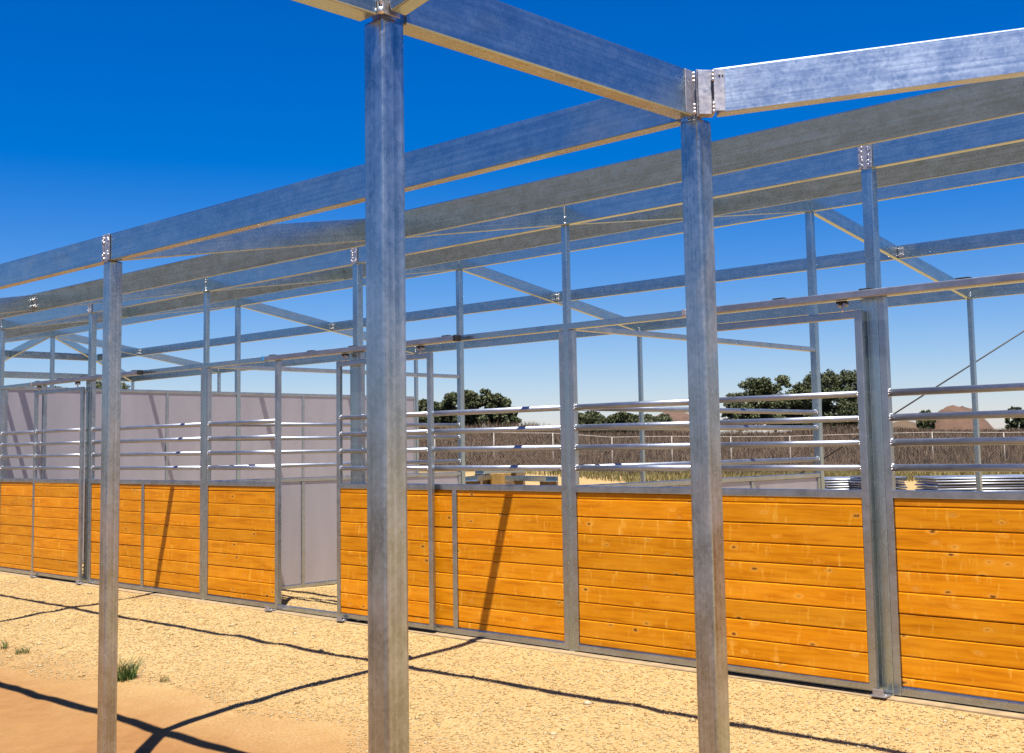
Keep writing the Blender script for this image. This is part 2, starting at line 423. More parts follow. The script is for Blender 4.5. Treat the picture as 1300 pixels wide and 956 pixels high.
def bracket(p, x, y, zb, zt, s, wide=0.03, flange=True):
    """welded seat between two beam ends on top of a post, flanges lapping the beam faces"""
    bm = bmesh.new()
    c = 0.022
    xm = x-s/2
    add_box(bm, (xm-c, y-0.004, zb-0.004), (xm+c, y+BT+0.003, zt+0.002), 0.002, 1)
    if flange:
        for sg in (-1, 1):
            x0 = xm+sg*c; x1 = xm+sg*(c+wide)
            add_box(bm, (min(x0, x1), y-0.0075, zb+0.003), (max(x0, x1), y-0.0035, zt-0.002), 0.0012, 1)
            nw = 5
            for k in range(nw):
                z = zb+0.02+(zt-zb-0.04)*k/(nw-1)
                if k == 2 and random.random() < .5: continue
                add_blob(bm, (x0+random.uniform(-.002, .002), y-0.007, z+random.uniform(-.006, .006)), 0.0065, 1, (1, .7, 1.5))
            add_tube(bm, ((x0+x1)/2, y-0.012, zb+0.035), ((x0+x1)/2, y-0.006, zb+0.035), 0.007, 6, 1)
            add_tube(bm, ((x0+x1)/2, y-0.012, zt-0.035), ((x0+x1)/2, y-0.006, zt-0.035), 0.007, 6, 1)
    else:
        for k in range(7):
            z = zb+0.01+(zt-zb-0.02)*k/6
            add_blob(bm, (xm+c*random.choice((-1, 1)), y-0.005, z), 0.008, 1, (1, .7, 1.4))
    return put('bracket', mesh_of(bm, 'bracket', PLATE, WELD), p)

# ------------------------------------------------------------------ posts and long beams
post_of = {}
for k in range(-8, 4):                                       # stall-front row
    even = k % 2 == 0
    s = 0.052 if even else 0.074
    if even:
        p = post(k*b, 0, -0.12, ZCB, s); bracket(p, k*b, 0, ZCB, ZCT, s, 0.018, flange=False)
    else:
        p = post(k*b, 0, -0.12, ZCT-0.004, s); bracket(p, k*b, -0.003, ZCB, ZCT, s, 0.026)
    post_of['w', k] = p
for k in range(-8, 3):
    s0 = 0.056; x0 = k*b-0.005; x1 = (k+1)*b-(0.048 if (k+1) % 2 == 0 else 0.070)
    if k % 2: x0 = k*b-0.004
    bar('front_beam', (x0, BT/2, (ZCB+ZCT)/2), (x1, BT/2, (ZCB+ZCT)/2), BT, ZCT-ZCB, STEEL, barn)
RP = [XH/b, -4, -2, 0, 2, 4]
for k in RP:                                                  # ridge row
    p = post(k*b, YR, -0.12, ZRB, 0.072); bracket(p, k*b, YR, ZRB, ZRT, 0.072, 0.02, flange=False); post_of['r', k] = p
for k0, k1 in zip(RP[:-1], RP[1:]):
    bar('ridge_beam', (k0*b-0.012, YR+BT/2, (ZRB+ZRT)/2), (k1*b-0.060, YR+BT/2, (ZRB+ZRT)/2), BT, ZRT-ZRB, STEEL, barn)
FP = [-8, XH/b, -4, -2, 0, 2, 4]
for k in FP:                                                  # far row
    p = post(k*b, YF, -0.12, ZFB, 0.060); bracket(p, k*b, YF, ZFB, ZFT, 0.060, 0.02, flange=False); post_of['f', k] = p
for k0, k1 in zip(FP[:-1], FP[1:]):
    bar('far_eave_beam', (k0*b-0.008, YF+BT/2, (ZFB+ZFT)/2), (k1*b-0.052, YF+BT/2, (ZFB+ZFT)/2), BT, ZFT-ZFB, STEEL, barn)
EP = [-8, -6, -4, -2, 0]
for k in EP:                                                  # porch eave row
    p = post(k*b, D, -0.50, ZEB, 0.078, STEEL_R)
    q = bracket(p, k*b, D, ZEB, ZET, 0.078, 0.02); post_of['e', k] = p
for k0, k1 in zip(EP[:-1], EP[1:]):
    bar('porch_eave_beam', (k0*b-0.014, D+BT/2, (ZEB+ZET)/2), (k1*b-0.064, D+BT/2, (ZEB+ZET)/2), BT, ZET-ZEB, STEEL, barn)
bar('porch_eave_beam', (-0.014, D+BT/2, (ZEB+ZET)/2), (XV-0.082, D+BT/2, (ZEB+ZET)/2), BT, ZET-ZEB, STEEL, barn)

def base_plate(p, x, y, s):
    z = float(ground_z(x, y)); xc, yc = x-s/2, y+s/2
    bm = bmesh.new()
    add_box(bm, (xc-0.085, yc-0.085, z-0.02), (xc+0.085, yc+0.085, z+0.012), 0.003, 1)
    for dx in (-0.062, 0.062):
        for dy in (-0.062, 0.062): add_tube(bm, (xc+dx, yc+dy, z+0.01), (xc+dx, yc+dy, z+0.032), 0.010, 6, 0)
    put('base_plate', mesh_of(bm, 'base_plate', STEEL_R), p)
for k in EP: base_plate(post_of['e', k], k*b, D, 0.078)

# ------------------------------------------------------------------ rafters and purlins
def slope_bar(name, x, y0, z0, y1, z1, h=0.150, mat=STEEL, bev=0.005):
    """rafter across the barn: its underside runs from (y0,z0) to (y1,z1)"""
    return bar(name, (x-0.030, y0, z0+h/2), (x-0.030, y1, z1+h/2), 0.050, h, mat, barn, bev)
for k in (-6, -4, -2, 0, 2):
    if k <= 0: slope_bar('rafter', k*b, D+BT+0.004, ZEB+0.006, -0.004, ZCB, 0.148)
for k in (XH/b, -4, -2, 0, 2):
    slope_bar('rafter', k*b, BT+0.004, ZCB+0.008, YR-0.004, ZRB, 0.148)
    slope_bar('rafter', k*b, YR+BT+0.004, ZRB+0.002, YF-0.004, ZFB, 0.146)
def purlin(x0, x1, y, z, tilt, h=0.172):
    up = (0, -math.sin(tilt), math.cos(tilt))
    return bar('purlin', (x0, y, z), (x1, y, z), 0.050, h, STEEL, barn, 0.005, up=up)
TL = math.atan2(ZCB-ZEB, -D)
yB = -1.87; zB = 3.012
yd = YR/2+0.02; zd = (ZCT+ZRT)/2-0.070
ym = (YR+YF)/2+0.02; zm = (ZRT+ZFT)/2-0.070
clips = []
def clip(p, x, y, z, tilt, side=-1, rusty=True):
    """bolted angle on the purlin face next to the rafter"""
    bm = bmesh.new()
    add_box(bm, (-0.030, -0.034, -0.055), (0.030, -0.0262, 0.055), 0.0015, 1)
    for bx in (-0.013, 0.013):
        for bz in (-0.028, 0.028):
            add_tube(bm, (bx, -0.044, bz), (bx, -0.033, bz), 0.008, 6, 1)
            add_blob(bm, (bx*2.1, -0.033, bz*1.4), 0.006, 1)
    me = mesh_of(bm, 'clip', STEEL_R if rusty else PLATE, WELD)
    me.transform(Matrix.Rotation(tilt, 4, 'X')); me.transform(Matrix.Translation((x, y, z)))
    return put('bracket', me, p)
xs = [XE-0.1]+[k*b for k in (-6, -4, -2, 0)]+[XV+1.86]
for x0, x1 in zip(xs[:-1], xs[1:]):
    p = purlin(x0-0.003, x1-0.057, yB, zB, TL)
    clip(p, x0+0.032, yB, zB, TL, rusty=False); clip(p, x1-0.092, yB, zB, TL, rusty=False)
xs = [XH]+[k*b for k in (-4, -2, 0, 2)]
for x0, x1 in zip(xs[:-1], xs[1:]):
    p = purlin(x0-0.003, x1-0.057, yd, zd, TL); clip(p, x1-0.092, yd, zd, TL)
    p2 = purlin(x0-0.003, x1-0.057, ym, zm, -0.02, 0.150); clip(p2, x0+0.032, ym, zm, -0.02, rusty=False); clip(p2, x1-0.092, ym, zm, -0.02, rusty=False)
# hipped far end
HM = 0.148
def free(name, a, c, h=HM, w=0.050): return bar(name, a, c, w, h, STEEL, barn)
ridge_e = Vector((XH-0.03, YR+0.02, ZRB+HM/2))
free('hip_rafter', ridge_e+Vector((-0.06, -0.06, 0)), (XE+0.05, 0.09, ZCB+HM/2))
free('hip_rafter', ridge_e+Vector((-0.06, 0.06, 0)), (XE+0.05, YF-0.04, ZFB+HM/2))
free('hip_rafter', ridge_e+Vector((-0.09, 0, 0)), (XE+0.03, YR+0.02, ZFB+HM/2))
xm_ = (XE+XH)/2
free('purlin', (xm_, YR/2+0.10, zm), (xm_, YR-0.01, zm)); free('purlin', (xm_, YR+0.05, zm), (xm_, ym-0.06, zm))
free('end_beam', (XE-0.03, 0.06, ZFB+0.075), (XE-0.03, YR-0.01, ZFB+0.075)); free('end_beam', (XE-0.03, YR+0.08, ZFB+0.075), (XE-0.03, YF-0.01, ZFB+0.075))
p = bar('post', (XE-0.03, YR+0.035, -0.12), (XE-0.03, YR+0.035, ZFB), 0.06, 0.06, STEEL, barn, 0.006, up=(1, 0, 0))
free('purlin', (xm_+0.06, YR/2+0.02, zd), (XH-0.06, YR/2+0.02, zd)); free('purlin', (xm_+0.06, ym, zm), (XH-0.06, ym, zm))

# ------------------------------------------------------------------ side wing above the camera
SL = math.tan(TL)
pc = post(XV, D, -0.50, ZEB, 0.076, STEEL_R); pn = post(XV, YV, -0.60, ZEB, 0.074, STEEL_R)
pw = post(XV, -8.94, -0.70, ZEB, 0.076, STEEL_R)
zc = (ZEB+ZET)/2; hE = ZET-ZEB
bar('wing_eave_beam', (XV-0.037, D-0.022, zc), (XV-0.037, YV+0.082, zc), 0.066, hE, STEEL, barn)
bar('wing_eave_beam', (XV-0.038, YV-0.010, zc), (XV-0.038, -8.86, zc), 0.068, hE, STEEL, barn)
u = Vector((1, 1, SL)).normalized()
v0 = Vector((XV+0.030, D+0.030, zc+0.002))
bar('valley_rafter', v0+u*0.012, (XV+3.76, D+3.76, zc+3.73*SL), BT, hE, STEEL_B, barn)
xr = XV+0.012
bar('wing_rafter', (xr, YV+0.030, zc+0.004), (XV+3.78, YV+0.030, zc+3.78*SL), 0.050, hE, STEEL, barn)
bar('wing_rafter', (xr, -8.90, zc+0.004), (XV+3.78, -8.90, zc+3.78*SL), 0.050, hE, STEEL, barn)
post(XV+3.84, YV, -0.60, ZCB, 0.074); post(XV+3.84, -8.94, -0.70, ZCB, 0.074)
# corner seat where eave, wing eave and valley rafter meet
bm = bmesh.new()
add_box(bm, (XV-0.058, D+0.016, ZEB+0.004), (XV-0.022, D+0.052, ZET+0.004), 0.003, 2)
vq = Matrix((Vector((1, 1, 0)).normalized(), Vector((-1, 1, 0)).normalized(), Vector((0, 0, 1)))).transposed().to_4x4()
def diag(x, y, z=0): return Matrix.Translation((x, y, z)) @ vq
add_box(bm, (-0.012, -0.024, 0.002), (0.040, 0.022, ZET-ZEB-0.002), 0.001, 1, 0, diag(XV+0.004, D+0.012, ZEB+0.003))
# angle rib: vertical V pointing at the viewer between the two flanges
add_box(bm, (-0.030, -0.003, 0.0), (0.000, 0.003, ZET-ZEB+0.006), 0.001, 1, 0, Matrix.Translation((XV-0.002, D-0.002, ZEB+0.002)) @ Matrix.Rotation(R_(90), 4, 'Z') @ Matrix.Rotation(R_(180), 4, 'Z'))
add_box(bm, (0.0, -0.003, 0.0), (0.034, 0.003, ZET-ZEB+0.006), 0.001, 1, 0, Matrix.Translation((XV-0.002, D-0.004, ZEB+0.002)) @ Matrix.Rotation(R_(62), 4, 'Z'))
add_box(bm, (0.022, -0.0315, 0.008), (0.058, -0.0275, ZET-ZEB-0.004), 0.001, 1, 0, diag(XV+0.030-0.012, D+0.030-0.012, ZEB+0.004))
add_box(bm, (XV-0.0035, D-0.066, ZEB+0.004), (XV+0.0005, D-0.020, ZET-0.002), 0.001, 1)
for z in (0.012, 0.024, 0.036, 0.115, 0.128, 0.140):
    q = diag(XV+0.018, D+0.018, ZEB+z) @ Vector((0.020, -0.031, 0)); add_blob(bm, q, 0.0055, 1, (1, 1, 1.3))
    add_blob(bm, (XV+0.001, D-0.020, ZEB+z), 0.0055, 1, (1, 1, 1.3))
for dx in (0.041, 0.051):
    q = diag(XV+0.018, D+0.018, ZET-0.022) @ Vector((dx, -0.0320, 0)); add_blob(bm, q, 0.0034, 2)
q0 = diag(XV+0.018, D+0.018, ZEB+0.05) @ Vector((0.0185, -0.0325, 0)); add_box(bm, (-0.0015, -0.0015, 0), (0.0015, 0.0015, 0.058), 0, 1, 2, Matrix.Translation(q0))
put('bracket', mesh_of(bm, 'bracket', PLATE, WELD, BLACK), pc)
# seat on the nearest post
bm = bmesh.new()
add_box(bm, (XV-0.060, YV-0.0085, ZEB+0.004), (XV-0.004, YV-0.0045, ZET), 0.001, 1)
add_box(bm, (XV+0.0045, YV-0.004, ZEB+0.004), (XV+0.0085, YV+0.052, ZET), 0.001, 1)
add_box(bm, (XV-0.052, YV+0.010, ZEB+0.003), (XV-0.010, YV+0.055, ZET+0.003), 0.002, 1)
for k in range(6): add_blob(bm, (XV+0.002, YV-0.004, ZEB+0.012+k*0.024), 0.009, 1, (1, 1, 1.5))
add_tube(bm, (XV+0.004, YV+0.022, ZEB+0.035), (XV+0.020, YV+0.022, ZEB+0.035), 0.009, 6, 1)
put('bracket', mesh_of(bm, 'bracket', PLATE, WELD), pn)

# ------------------------------------------------------------------ stall fronts
ZR = (1.848, 1.692, 1.538, 1.383)        # pipe rails
ZW0, ZW1 = 1.197, 1.247                  # tube on top of the planks
ZH0, ZH1 = 2.450, 2.500                  # header tube
JT = [0.060, 0.114, 0.243, 0.371, 0.499, 0.627, 0.755, 0.883, 1.012, 1.146, 1.198]
def frame_part(name, boxes, parent=barn, mat=STEEL_F):
    bm = bmesh.new()
    for lo, hi in boxes: add_box(bm, lo, hi, 0.005, 2)
    return put(name, mesh_of(bm, name, mat), parent)
BV = {}
def plank_mesh(L, h):
    k = (round(L, 3), round(h, 3))
    if k not in BV:
        bm = bmesh.new(); add_box(bm, (-L/2, -0.017, -h/2), (L/2, 0.017, h/2), 0.0065, 2); add_box(bm, (-L/2+.001, -0.002, h/2-.003), (L/2-.001, 0.009, h/2+.0055)); BV[k] = mesh_of(bm, 'plank', WOOD)
    return BV[k]
def planks(parent, x0, x1, yc, dz=0.0, z0=None):
    for a, c in zip(JT[:-1], JT[1:]):
        h = c-a-0.0036
        o = bpy.data.objects.new('plank', plank_mesh(x1-x0, h)); link(o)
        loc = Vector(((x0+x1)/2, yc+random.uniform(-0.0022, 0.0022), (a+c)/2+dz))
        mt = Matrix.Translation(loc) @ Matrix.Rotation(random.uniform(-.0012, .0012), 4, 'Y'); o.matrix_world = mt
        o.parent = parent; o.matrix_parent_inverse = WM[parent.name].inverted()
PM = {}
def pipe_mesh(L, r):
    k = (round(L, 3), r)
    if k not in PM:
        bm = bmesh.new(); add_tube(bm, (-L/2, 0, 0), (L/2, 0, 0), r, 16)
        for sx in (-1, 1):
            for t in range(9):
                an = t*2*math.pi/9
                add_blob(bm, (sx*(L/2-0.004), r*math.cos(an), r*math.sin(an)), 0.0075, 1, (1.1, .8, .8))
        PM[k] = mesh_of(bm, 'pipe', PIPE, WELD)
    return PM[k]
def pipe(parent, a, c, r=0.0228):
    a = Vector(a); c = Vector(c); x = (c-a).normalized(); y = Vector((0, 0, 1)).cross(x); z = x.cross(y)
    o = bpy.data.objects.new('pipe_rail', pipe_mesh((c-a).length, r)); link(o)
    mt = Matrix((x, y, z)).transposed().to_4x4(); mt.translation = (a+c)/2 + Vector((0, 0, random.uniform(-.0015, .0015)))
    o.matrix_world = mt; o.parent = parent; o.matrix_parent_inverse = WM[parent.name].inverted(); WM[o.name] = mt
    return o
TB = 0.050; PY = TB/2
def w_half(k): return 0.052 if k % 2 == 0 else 0.074
def fixed_panel(x0, x1, mid=None, full=True):
    """welded tube panel: two stiles, bottom tube, tube above the planks, header; planks and pipes inside it"""
    bx = [((x0, 0.001, 0.006), (x0+TB, TB, ZH0-0.002)), ((x1-TB, 0.001, 0.006), (x1, TB, ZH0-0.002)),
          ((x0+TB-.003, 0.003, 0.008), (x1-TB+.003, TB-0.003, 0.056)),
          ((x0+TB-.003, 0.002, ZW0), (x1-TB+.003, TB-0.002, ZW1))]
    spans = [(x0+TB, x1-TB)]
    if mid:
        bx.append(((mid-0.026, 0.0015, 0.054), (mid+0.026, TB-.003, ZW0+.003))); spans = [(x0+TB, mid-0.026), (mid+0.026, x1-TB)]
    p = frame_part('stall_panel', bx)
    for a, c in spans: planks(p, a+0.002, c-0.002, 0.028)
    for z in ZR: pipe(p, (x0+TB-0.004, PY, z), (x1-TB+0.004, PY, z))
    return p
def sliding_door(x0, x1, yc=-0.048):
    z0 = 0.030; z1 = 2.372; h = 0.019
    bx = [((x0, yc-h, z0), (x0+TB, yc+h, z1)), ((x1-TB, yc-h, z0), (x1, yc+h, z1)),
          ((x0+TB-.003, yc-h+.001, z1-TB), (x1-TB+.003, yc+h-.001, z1-0.002)),
          ((x0+TB-.003, yc-h+.002, z0+.001), (x1-TB+.003, yc+h-.002, z0+0.040)),
          ((x0+TB-.003, yc-h+.001, ZW0), (x1-TB+.003, yc+h-.001, ZW1))]
    p = frame_part('sliding_door', bx)
    planks(p, x0+TB+.002, x1-TB-.002, yc+0.002, 0.008)
    for z in ZR: pipe(p, (x0+TB-0.004, yc, z), (x1-TB+0.004, yc, z), 0.0195)
    for xr_ in (x0+0.13, x1-0.13):
        bm = bmesh.new()
        add_tube(bm, (xr_, yc-0.012, z1-0.01), (xr_, yc-0.012, 2.432), 0.007, 8, 0)
        add_box(bm, (xr_-0.035, yc-0.030, 2.418), (xr_+0.035, yc+0.006, 2.438), 0.002, 1, 1)
        for dx in (-0.024, 0.024): add_tube(bm, (xr_+dx, yc-0.033, 2.412), (xr_+dx, yc+0.008, 2.412), 0.011, 10, 0)
        add_blob(bm, (xr_, yc-0.012, z1+0.004), 0.012, 2)
        put('door_roller', mesh_of(bm, 'door_roller', PLATE, BLACK, WELD), p)
    return p
def track(x0, x1, caps=(None, None)):
    yc = -0.080
    p = bar('door_track', (x0, yc, 2.467), (x1, yc, 2.467), 0.056, 0.046, PIPE, barn, 0.006)
    n = max(2, int((x1-x0)/0.62))
    for t in range(n+1):
        xc = x0+0.12+(x1-x0-0.24)*t/n
        bm = bmesh.new(); add_box(bm, (xc-0.042, yc-0.020, 2.4905), (xc+0.042, yc+0.024, 2.500), 0.002, 1)
        put('track_clip', mesh_of(bm, 'track_clip', BLACK), p)
    for xc, mm, sg in ((x0, caps[0], -1), (x1, caps[1], 1)):
        if mm:
            bm = bmesh.new()
            add_box(bm, (xc-0.03 if sg < 0 else xc-0.012, yc-0.033, 2.440), (xc+0.012 if sg < 0 else xc+0.03, yc+0.033, 2.494), 0.008, 2)
            put('end_cap', mesh_of(bm, 'end_cap', mm), p)
def guide(x):
    bm = bmesh.new()
    add_box(bm, (x-0.050, -0.112, 0.004), (x+0.050, -0.030, 0.012), 0.001, 1)
    add_box(bm, (x-0.034, -0.108, 0.012), (x+0.034, -0.100, 0.050), 0.001, 1)
    for dx in (-0.04, 0.04): add_tube(bm, (x+dx, -0.085, 0.010), (x+dx, -0.085, 0.020), 0.008, 6)
    put('door_guide', mesh_of(bm, 'door_guide', PLATE), barn)
for k in range(-8, 3):
    xa = k*b-0.003; xb = (k+1)*b-w_half(k+1)+0.003
    # header tube over each bay
    bar('header', (xa, PY, (ZH0+ZH1)/2), (xb, PY, (ZH0+ZH1)/2), TB, ZH1-ZH0, STEEL, barn)
    if k % 2:
        fixed_panel(xa, xb, mid=(k+0.5)*b-0.02)
    else:
        xm = (k+0.5)*b
        fixed_panel(xa, xm+0.028)
        sill = bar('sill', (xm+0.030, PY, 0.028), (xb-0.001, PY, 0.028), 0.045, 0.044, STEEL_R, barn)
        bar('door_jamb', (xb-0.020, PY, 0.052), (xb-0.020, PY, ZH0-0.003), 0.048, 0.048, STEEL, barn, 0.005, up=(1, 0, 0))
        if k == -2:
            tag(sliding_door(-2.815, -1.510), 'plank sliding stall door pushed open to the right'); track(-3.93, -1.17, (BLUECAP, BLACK))
            guide(xm+0.01); guide(-2.73)
        else:
            sliding_door(xm-0.10, xm+1.212); track(xm-0.10, xm+2.62, (PLATE, BLACK) if k == -4 else (PLATE, PLATE))
            guide(xm+0.01); guide(xb+0.02)

# stall partitions
def partition(k, full):
    x = k*b-0.026; hb = 0.022; y0 = 0.062; y1 = (YF if full else YR)-0.006
    pitch = 1.2625
    ys = [y0]+[t*pitch+0.02 for t in range(1, 6 if full else 3)]+[y1]
    top = 2.500 if full else ZW1
    bx = []
    for t, yy in enumerate(ys):
        ww = 0.045
        a = yy if t == 0 else (yy-ww if t == len(ys)-1 else yy-ww/2)
        bx.append(((x-hb, a, 0.008), (x+hb, a+ww, top-0.047)))
    bx.append(((x-hb+.002, y0+.003, 0.006), (x+hb-.002, y1-.003, 0.050)))
    bx.append(((x-hb-.001, y0, top-0.045), (x+hb+.001, y1, top)))
    if not full: bx.append(((x-hb, y0, 2.452), (x+hb, y1, 2.498)))
    p = frame_part('stall_partition', bx)
    for a, c in zip(ys[:-1], ys[1:]):
        bm = bmesh.new(); add_box(bm, (x-0.008, a+0.022, 0.052), (x+0.010, c-0.022, top-0.047), 0.002, 1)
        put('partition_sheet', mesh_of(bm, 'partition_sheet', SHEET), p)
    if not full:
        for z in ZR: pipe(p, (x, y0+0.004, z), (x, y1-0.004, z))
for k, fl in ((-8, True), (-6, False), (-4, True), (-2, False), (0, False), (2, False)): partition(k, fl)
# added pale strip standing in for sunlit ground under the stall front
bm = bmesh.new(); add_box(bm, (-20.7, -0.085, -0.10), (7.9, 0.085, -0.001), 0.004, 1)
o = put('lit_ground_strip', mesh_of(bm, 'lit_ground_strip', LIT_STRIP), barn)

# ------------------------------------------------------------------ loose gravel (nobody could count it)
def scatter_gravel():
    n = 95000
    x = RNG.uniform(-9.4, 4.2, n); y = RNG.uniform(-3.9, 2.2, n)
    keep = (y > -2.50+0.9*vnoise(x/0.8, y/0.8, 9)) & ((y < -0.10) | ((x > -5) & (x < -2.5) & (y > 0.1)))
    x = x[keep]; y = y[keep]; n = len(x)
    z = ground_z(x, y); r = RNG.uniform(0.0035, 0.0095, n)*np.where(RNG.random(n) < 0.006, RNG.uniform(1.8, 3.2, n), 1.0)
    base = np.array([[1, 0, 0], [-1, 0, 0], [0, 1, 0], [0, -1, 0], [0, 0, .75], [0, 0, -.6]])
    T = np.array([[0, 2, 4], [2, 1, 4], [1, 3, 4], [3, 0, 4], [2, 0, 5], [1, 2, 5], [3, 1, 5], [0, 3, 5]])
    an = RNG.uniform(0, 6.283, n); ca, sa = np.cos(an), np.sin(an)
    el = RNG.uniform(0.6, 1.9, n)
    P = base[None]*r[:, None, None]*RNG.uniform(0.7, 1.3, (n, 6, 1))
    px = P[:, :, 0]*el[:, None]; py = P[:, :, 1]
    V = np.stack([px*ca[:, None]-py*sa[:, None]+x[:, None], px*sa[:, None]+py*ca[:, None]+y[:, None], P[:, :, 2]+z[:, None]+r[:, None]*0.2], 2)
    Fc = T[None]+(np.arange(n)*6)[:, None, None]
    me = raw_mesh('gravel', V.reshape(-1, 3), Fc.reshape(-1, 3), CHIP)
    o = bpy.data.objects.new('gravel', me); link(o)
    tag(o, 'loose pale gravel strewn over the yard in front of the stalls', 'gravel', kind='stuff')
scatter_gravel()

# ------------------------------------------------------------------ blades of grass and brush
def blades(x, y, z, h, w, lean, mat, name):
    n = len(x); an = RNG.uniform(0, 6.283, n); dx, dy = np.cos(an), np.sin(an)
    la = RNG.uniform(0, 6.283, n); lx = np.cos(la)*lean*h; ly = np.sin(la)*lean*h
    V = np.zeros((n, 5, 3))
    def st(i, sx, t, hh):
        V[:, i, 0] = x+dx*w*sx+lx*t; V[:, i, 1] = y+dy*w*sx+ly*t; V[:, i, 2] = z+h*hh
    st(0, -.5, 0, -0.05); st(1, .5, 0, -0.05); st(2, -.35, .3, .55); st(3, .35, .3, .55); st(4, 0, 1, 1)
    Fc = np.array([[0, 1, 3], [0, 3, 2], [2, 3, 4]])[None]+(np.arange(n)*5)[:, None, None]
    return raw_mesh(name, V.reshape(-1, 3), Fc.reshape(-1, 3), mat)
def sl(s, l): return CAM.x+FH.x*s+LH.x*l, CAM.y+FH.y*s+LH.y*l
n = 120000
s = 60.5+31*RNG.random(n)**1.25; l = RNG.uniform(-22, 50, n)*(s/75)
clump = vnoise(l/2.2, s/2.2, 21)+0.6*vnoise(l/0.7, s/0.7, 22)
k_ = clump > -0.42; s, l, clump = s[k_], l[k_], clump[k_]
x, y = sl(s, l); n = len(x)
me = blades(x, y, ground_z(x, y), RNG.uniform(0.14, 0.42, n)*(1+0.8*clump)*(1+1.2*np.clip(vnoise(l/6, s/9, 41), -.4, .5)), RNG.uniform(0.02, 0.06, n), 0.35, DRY, 'dry_brush')
o = bpy.data.objects.new('dry_brush', me); link(o); tag(o, 'brown dry brush covering the slope behind the wire fence', 'brush', kind='stuff')
n = 16000
s = RNG.uniform(47, 59, n); l = RNG.uniform(-4, 34, n)
k_ = (vnoise(l/3, s/2, 31)+0.35*sstep(4, 9, l)-0.25*(1-sstep(-2, 5, l)) > -0.08); s, l = s[k_], l[k_]
x, y = sl(s, l); n = len(x)
me = blades(x, y, ground_z(x, y), RNG.uniform(0.15, 0.45, n), RNG.uniform(0.02, 0.05, n), 0.4, STRAW, 'yellow_grass')
o = bpy.data.objects.new('yellow_grass', me); link(o); tag(o, 'yellow green grass strip in front of the wire fence', 'grass', kind='stuff')
def tuft(px, py, n, h, spread, mat, label, cat='grass tuft'):
    d = ray(px, py); t = -CAM.z/d.z
    for _i in range(8): c = CAM+d*t; t = (float(ground_z(c.x, c.y))-CAM.z)/d.z
    rr = spread*np.sqrt(RNG.random(n)); an = RNG.uniform(0, 6.283, n)
    x = c.x+rr*np.cos(an); y = c.y+rr*np.sin(an)
    me = blades(x, y, ground_z(x, y), RNG.uniform(0.45, 1.0, n)*h, np.full(n, 0.006)*RNG.uniform(.7, 1.4, n), 0.75, mat, 'grass_tuft')
    o = put('grass_tuft', me); tag(o, label, cat)
tuft(160, 862, 170, 0.19, 0.075, GREEN, 'green grass tuft growing at the foot of the porch post')
tuft(28, 830, 46, 0.07, 0.055, GREEN, 'small flat green weed on the bare dirt at left', 'weed')
tuft(4, 824, 30, 0.10, 0.05, GREEN, 'small weed clump at the left edge of the dirt', 'weed')
tuft(208, 866, 22, 0.06, 0.04, STRAW, 'tiny withered sprout in the gravel beside the grass tuft', 'weed')

# ------------------------------------------------------------------ trees
def tree(px, top, s, w, label, seed, mat=LEAF, n=9000, cut=0.0, asp=0.8, leaf=0.10, name='oak_tree'):
    n = int(n*2.3)
    r = np.random.default_rng(seed)
    c = ground_at(px, s); gz = float(ground_z(c.x, c.y)); zt = z_at(px, top, s); H = zt-gz
    root = empty(name, (c.x, c.y, gz)); WM[root.name] = Matrix.Translation((c.x, c.y, gz))
    tag(root, label, 'tree', 'trees beyond the dry slope')
    rw = w/2
    bl = []
    nb = 95
    for i in range(nb):
        a = r.uniform(0, 6.283); q = r.random()**0.55
        hz = r.uniform(0.16, 0.92)
        env = math.sqrt(max(0.05, 1-((hz-0.42)/0.62)**2))
        rad = r.uniform(0.055, 0.19)*min(w, H*1.4)*0.62
        bl.append((math.cos(a)*q*(rw-rad*.6)*env, math.sin(a)*q*(rw-rad*.6)*env, max(rad*.4, hz*H-rad*0.35), rad))
    zmx = max(q[2]+q[3]*asp for q in bl)
    bl = [(q[0], q[1], q[2]*(H/zmx), q[3]) for q in bl]
    B = np.array(bl); pr = B[:, 3]**2; pr /= pr.sum()
    id_ = r.choice(nb, n, p=pr)
    d = r.normal(size=(n, 3)); d /= np.linalg.norm(d, axis=1)[:, None]
    rad = B[id_, 3]*(0.25+0.95*r.random(n)**0.7)
    C = B[id_, :3]+d*rad[:, None]*np.array([1, 1, asp])
    C = C[C[:, 2] > 0.25]; n = len(C)
    # leaf sprays: two triangles each, random facing
    a1 = r.normal(size=(n, 3)); a1 /= np.linalg.norm(a1, axis=1)[:, None]
    a2 = np.cross(a1, r.normal(size=(n, 3))); a2 /= np.linalg.norm(a2, axis=1)[:, None]
    sz = r.uniform(0.55, 1.5, n)[:, None]*leaf
    V = np.stack([C-a1*sz, C+a2*sz*.55, C+a1*sz, C-a2*sz*.55], 1)
    me = raw_mesh('crown', V.reshape(-1, 3), np.array([[0, 1, 2, 3]])[None].repeat(n, 0).reshape(-1, 4)+(np.arange(n)*4)[:, None], mat)
    me.transform(Matrix.Translation((c.x, c.y, gz)))
    put('crown', me, root)
    bm = bmesh.new()
    th = H*0.45; r0 = 0.05*H*0.6
    add_tube(bm, (c.x, c.y, gz-0.3), (c.x+.15, c.y, gz+th), r0, 9, 0, True, r0*.6)
    for i in range(9):
        q = bl[i]
        m1 = Vector((c.x+.15*.7+q[0]*.35, c.y+q[1]*.35, gz+th*.75+(q[2]-th*.75)*.45))
        add_tube(bm, (c.x+.1, c.y, gz+th*.62), m1, r0*.5, 6, 0, False, r0*.32); add_tube(bm, m1, (c.x+q[0], c.y+q[1], gz+q[2]), r0*.32, 6, 0, True, r0*.08)
    put('trunk', mesh_of(bm, 'trunk', BARK), root)
tree(604, 494, 97, 6.0, 'dark oak tree, tallest of the clump left of the middle stall post', 1, n=11000)
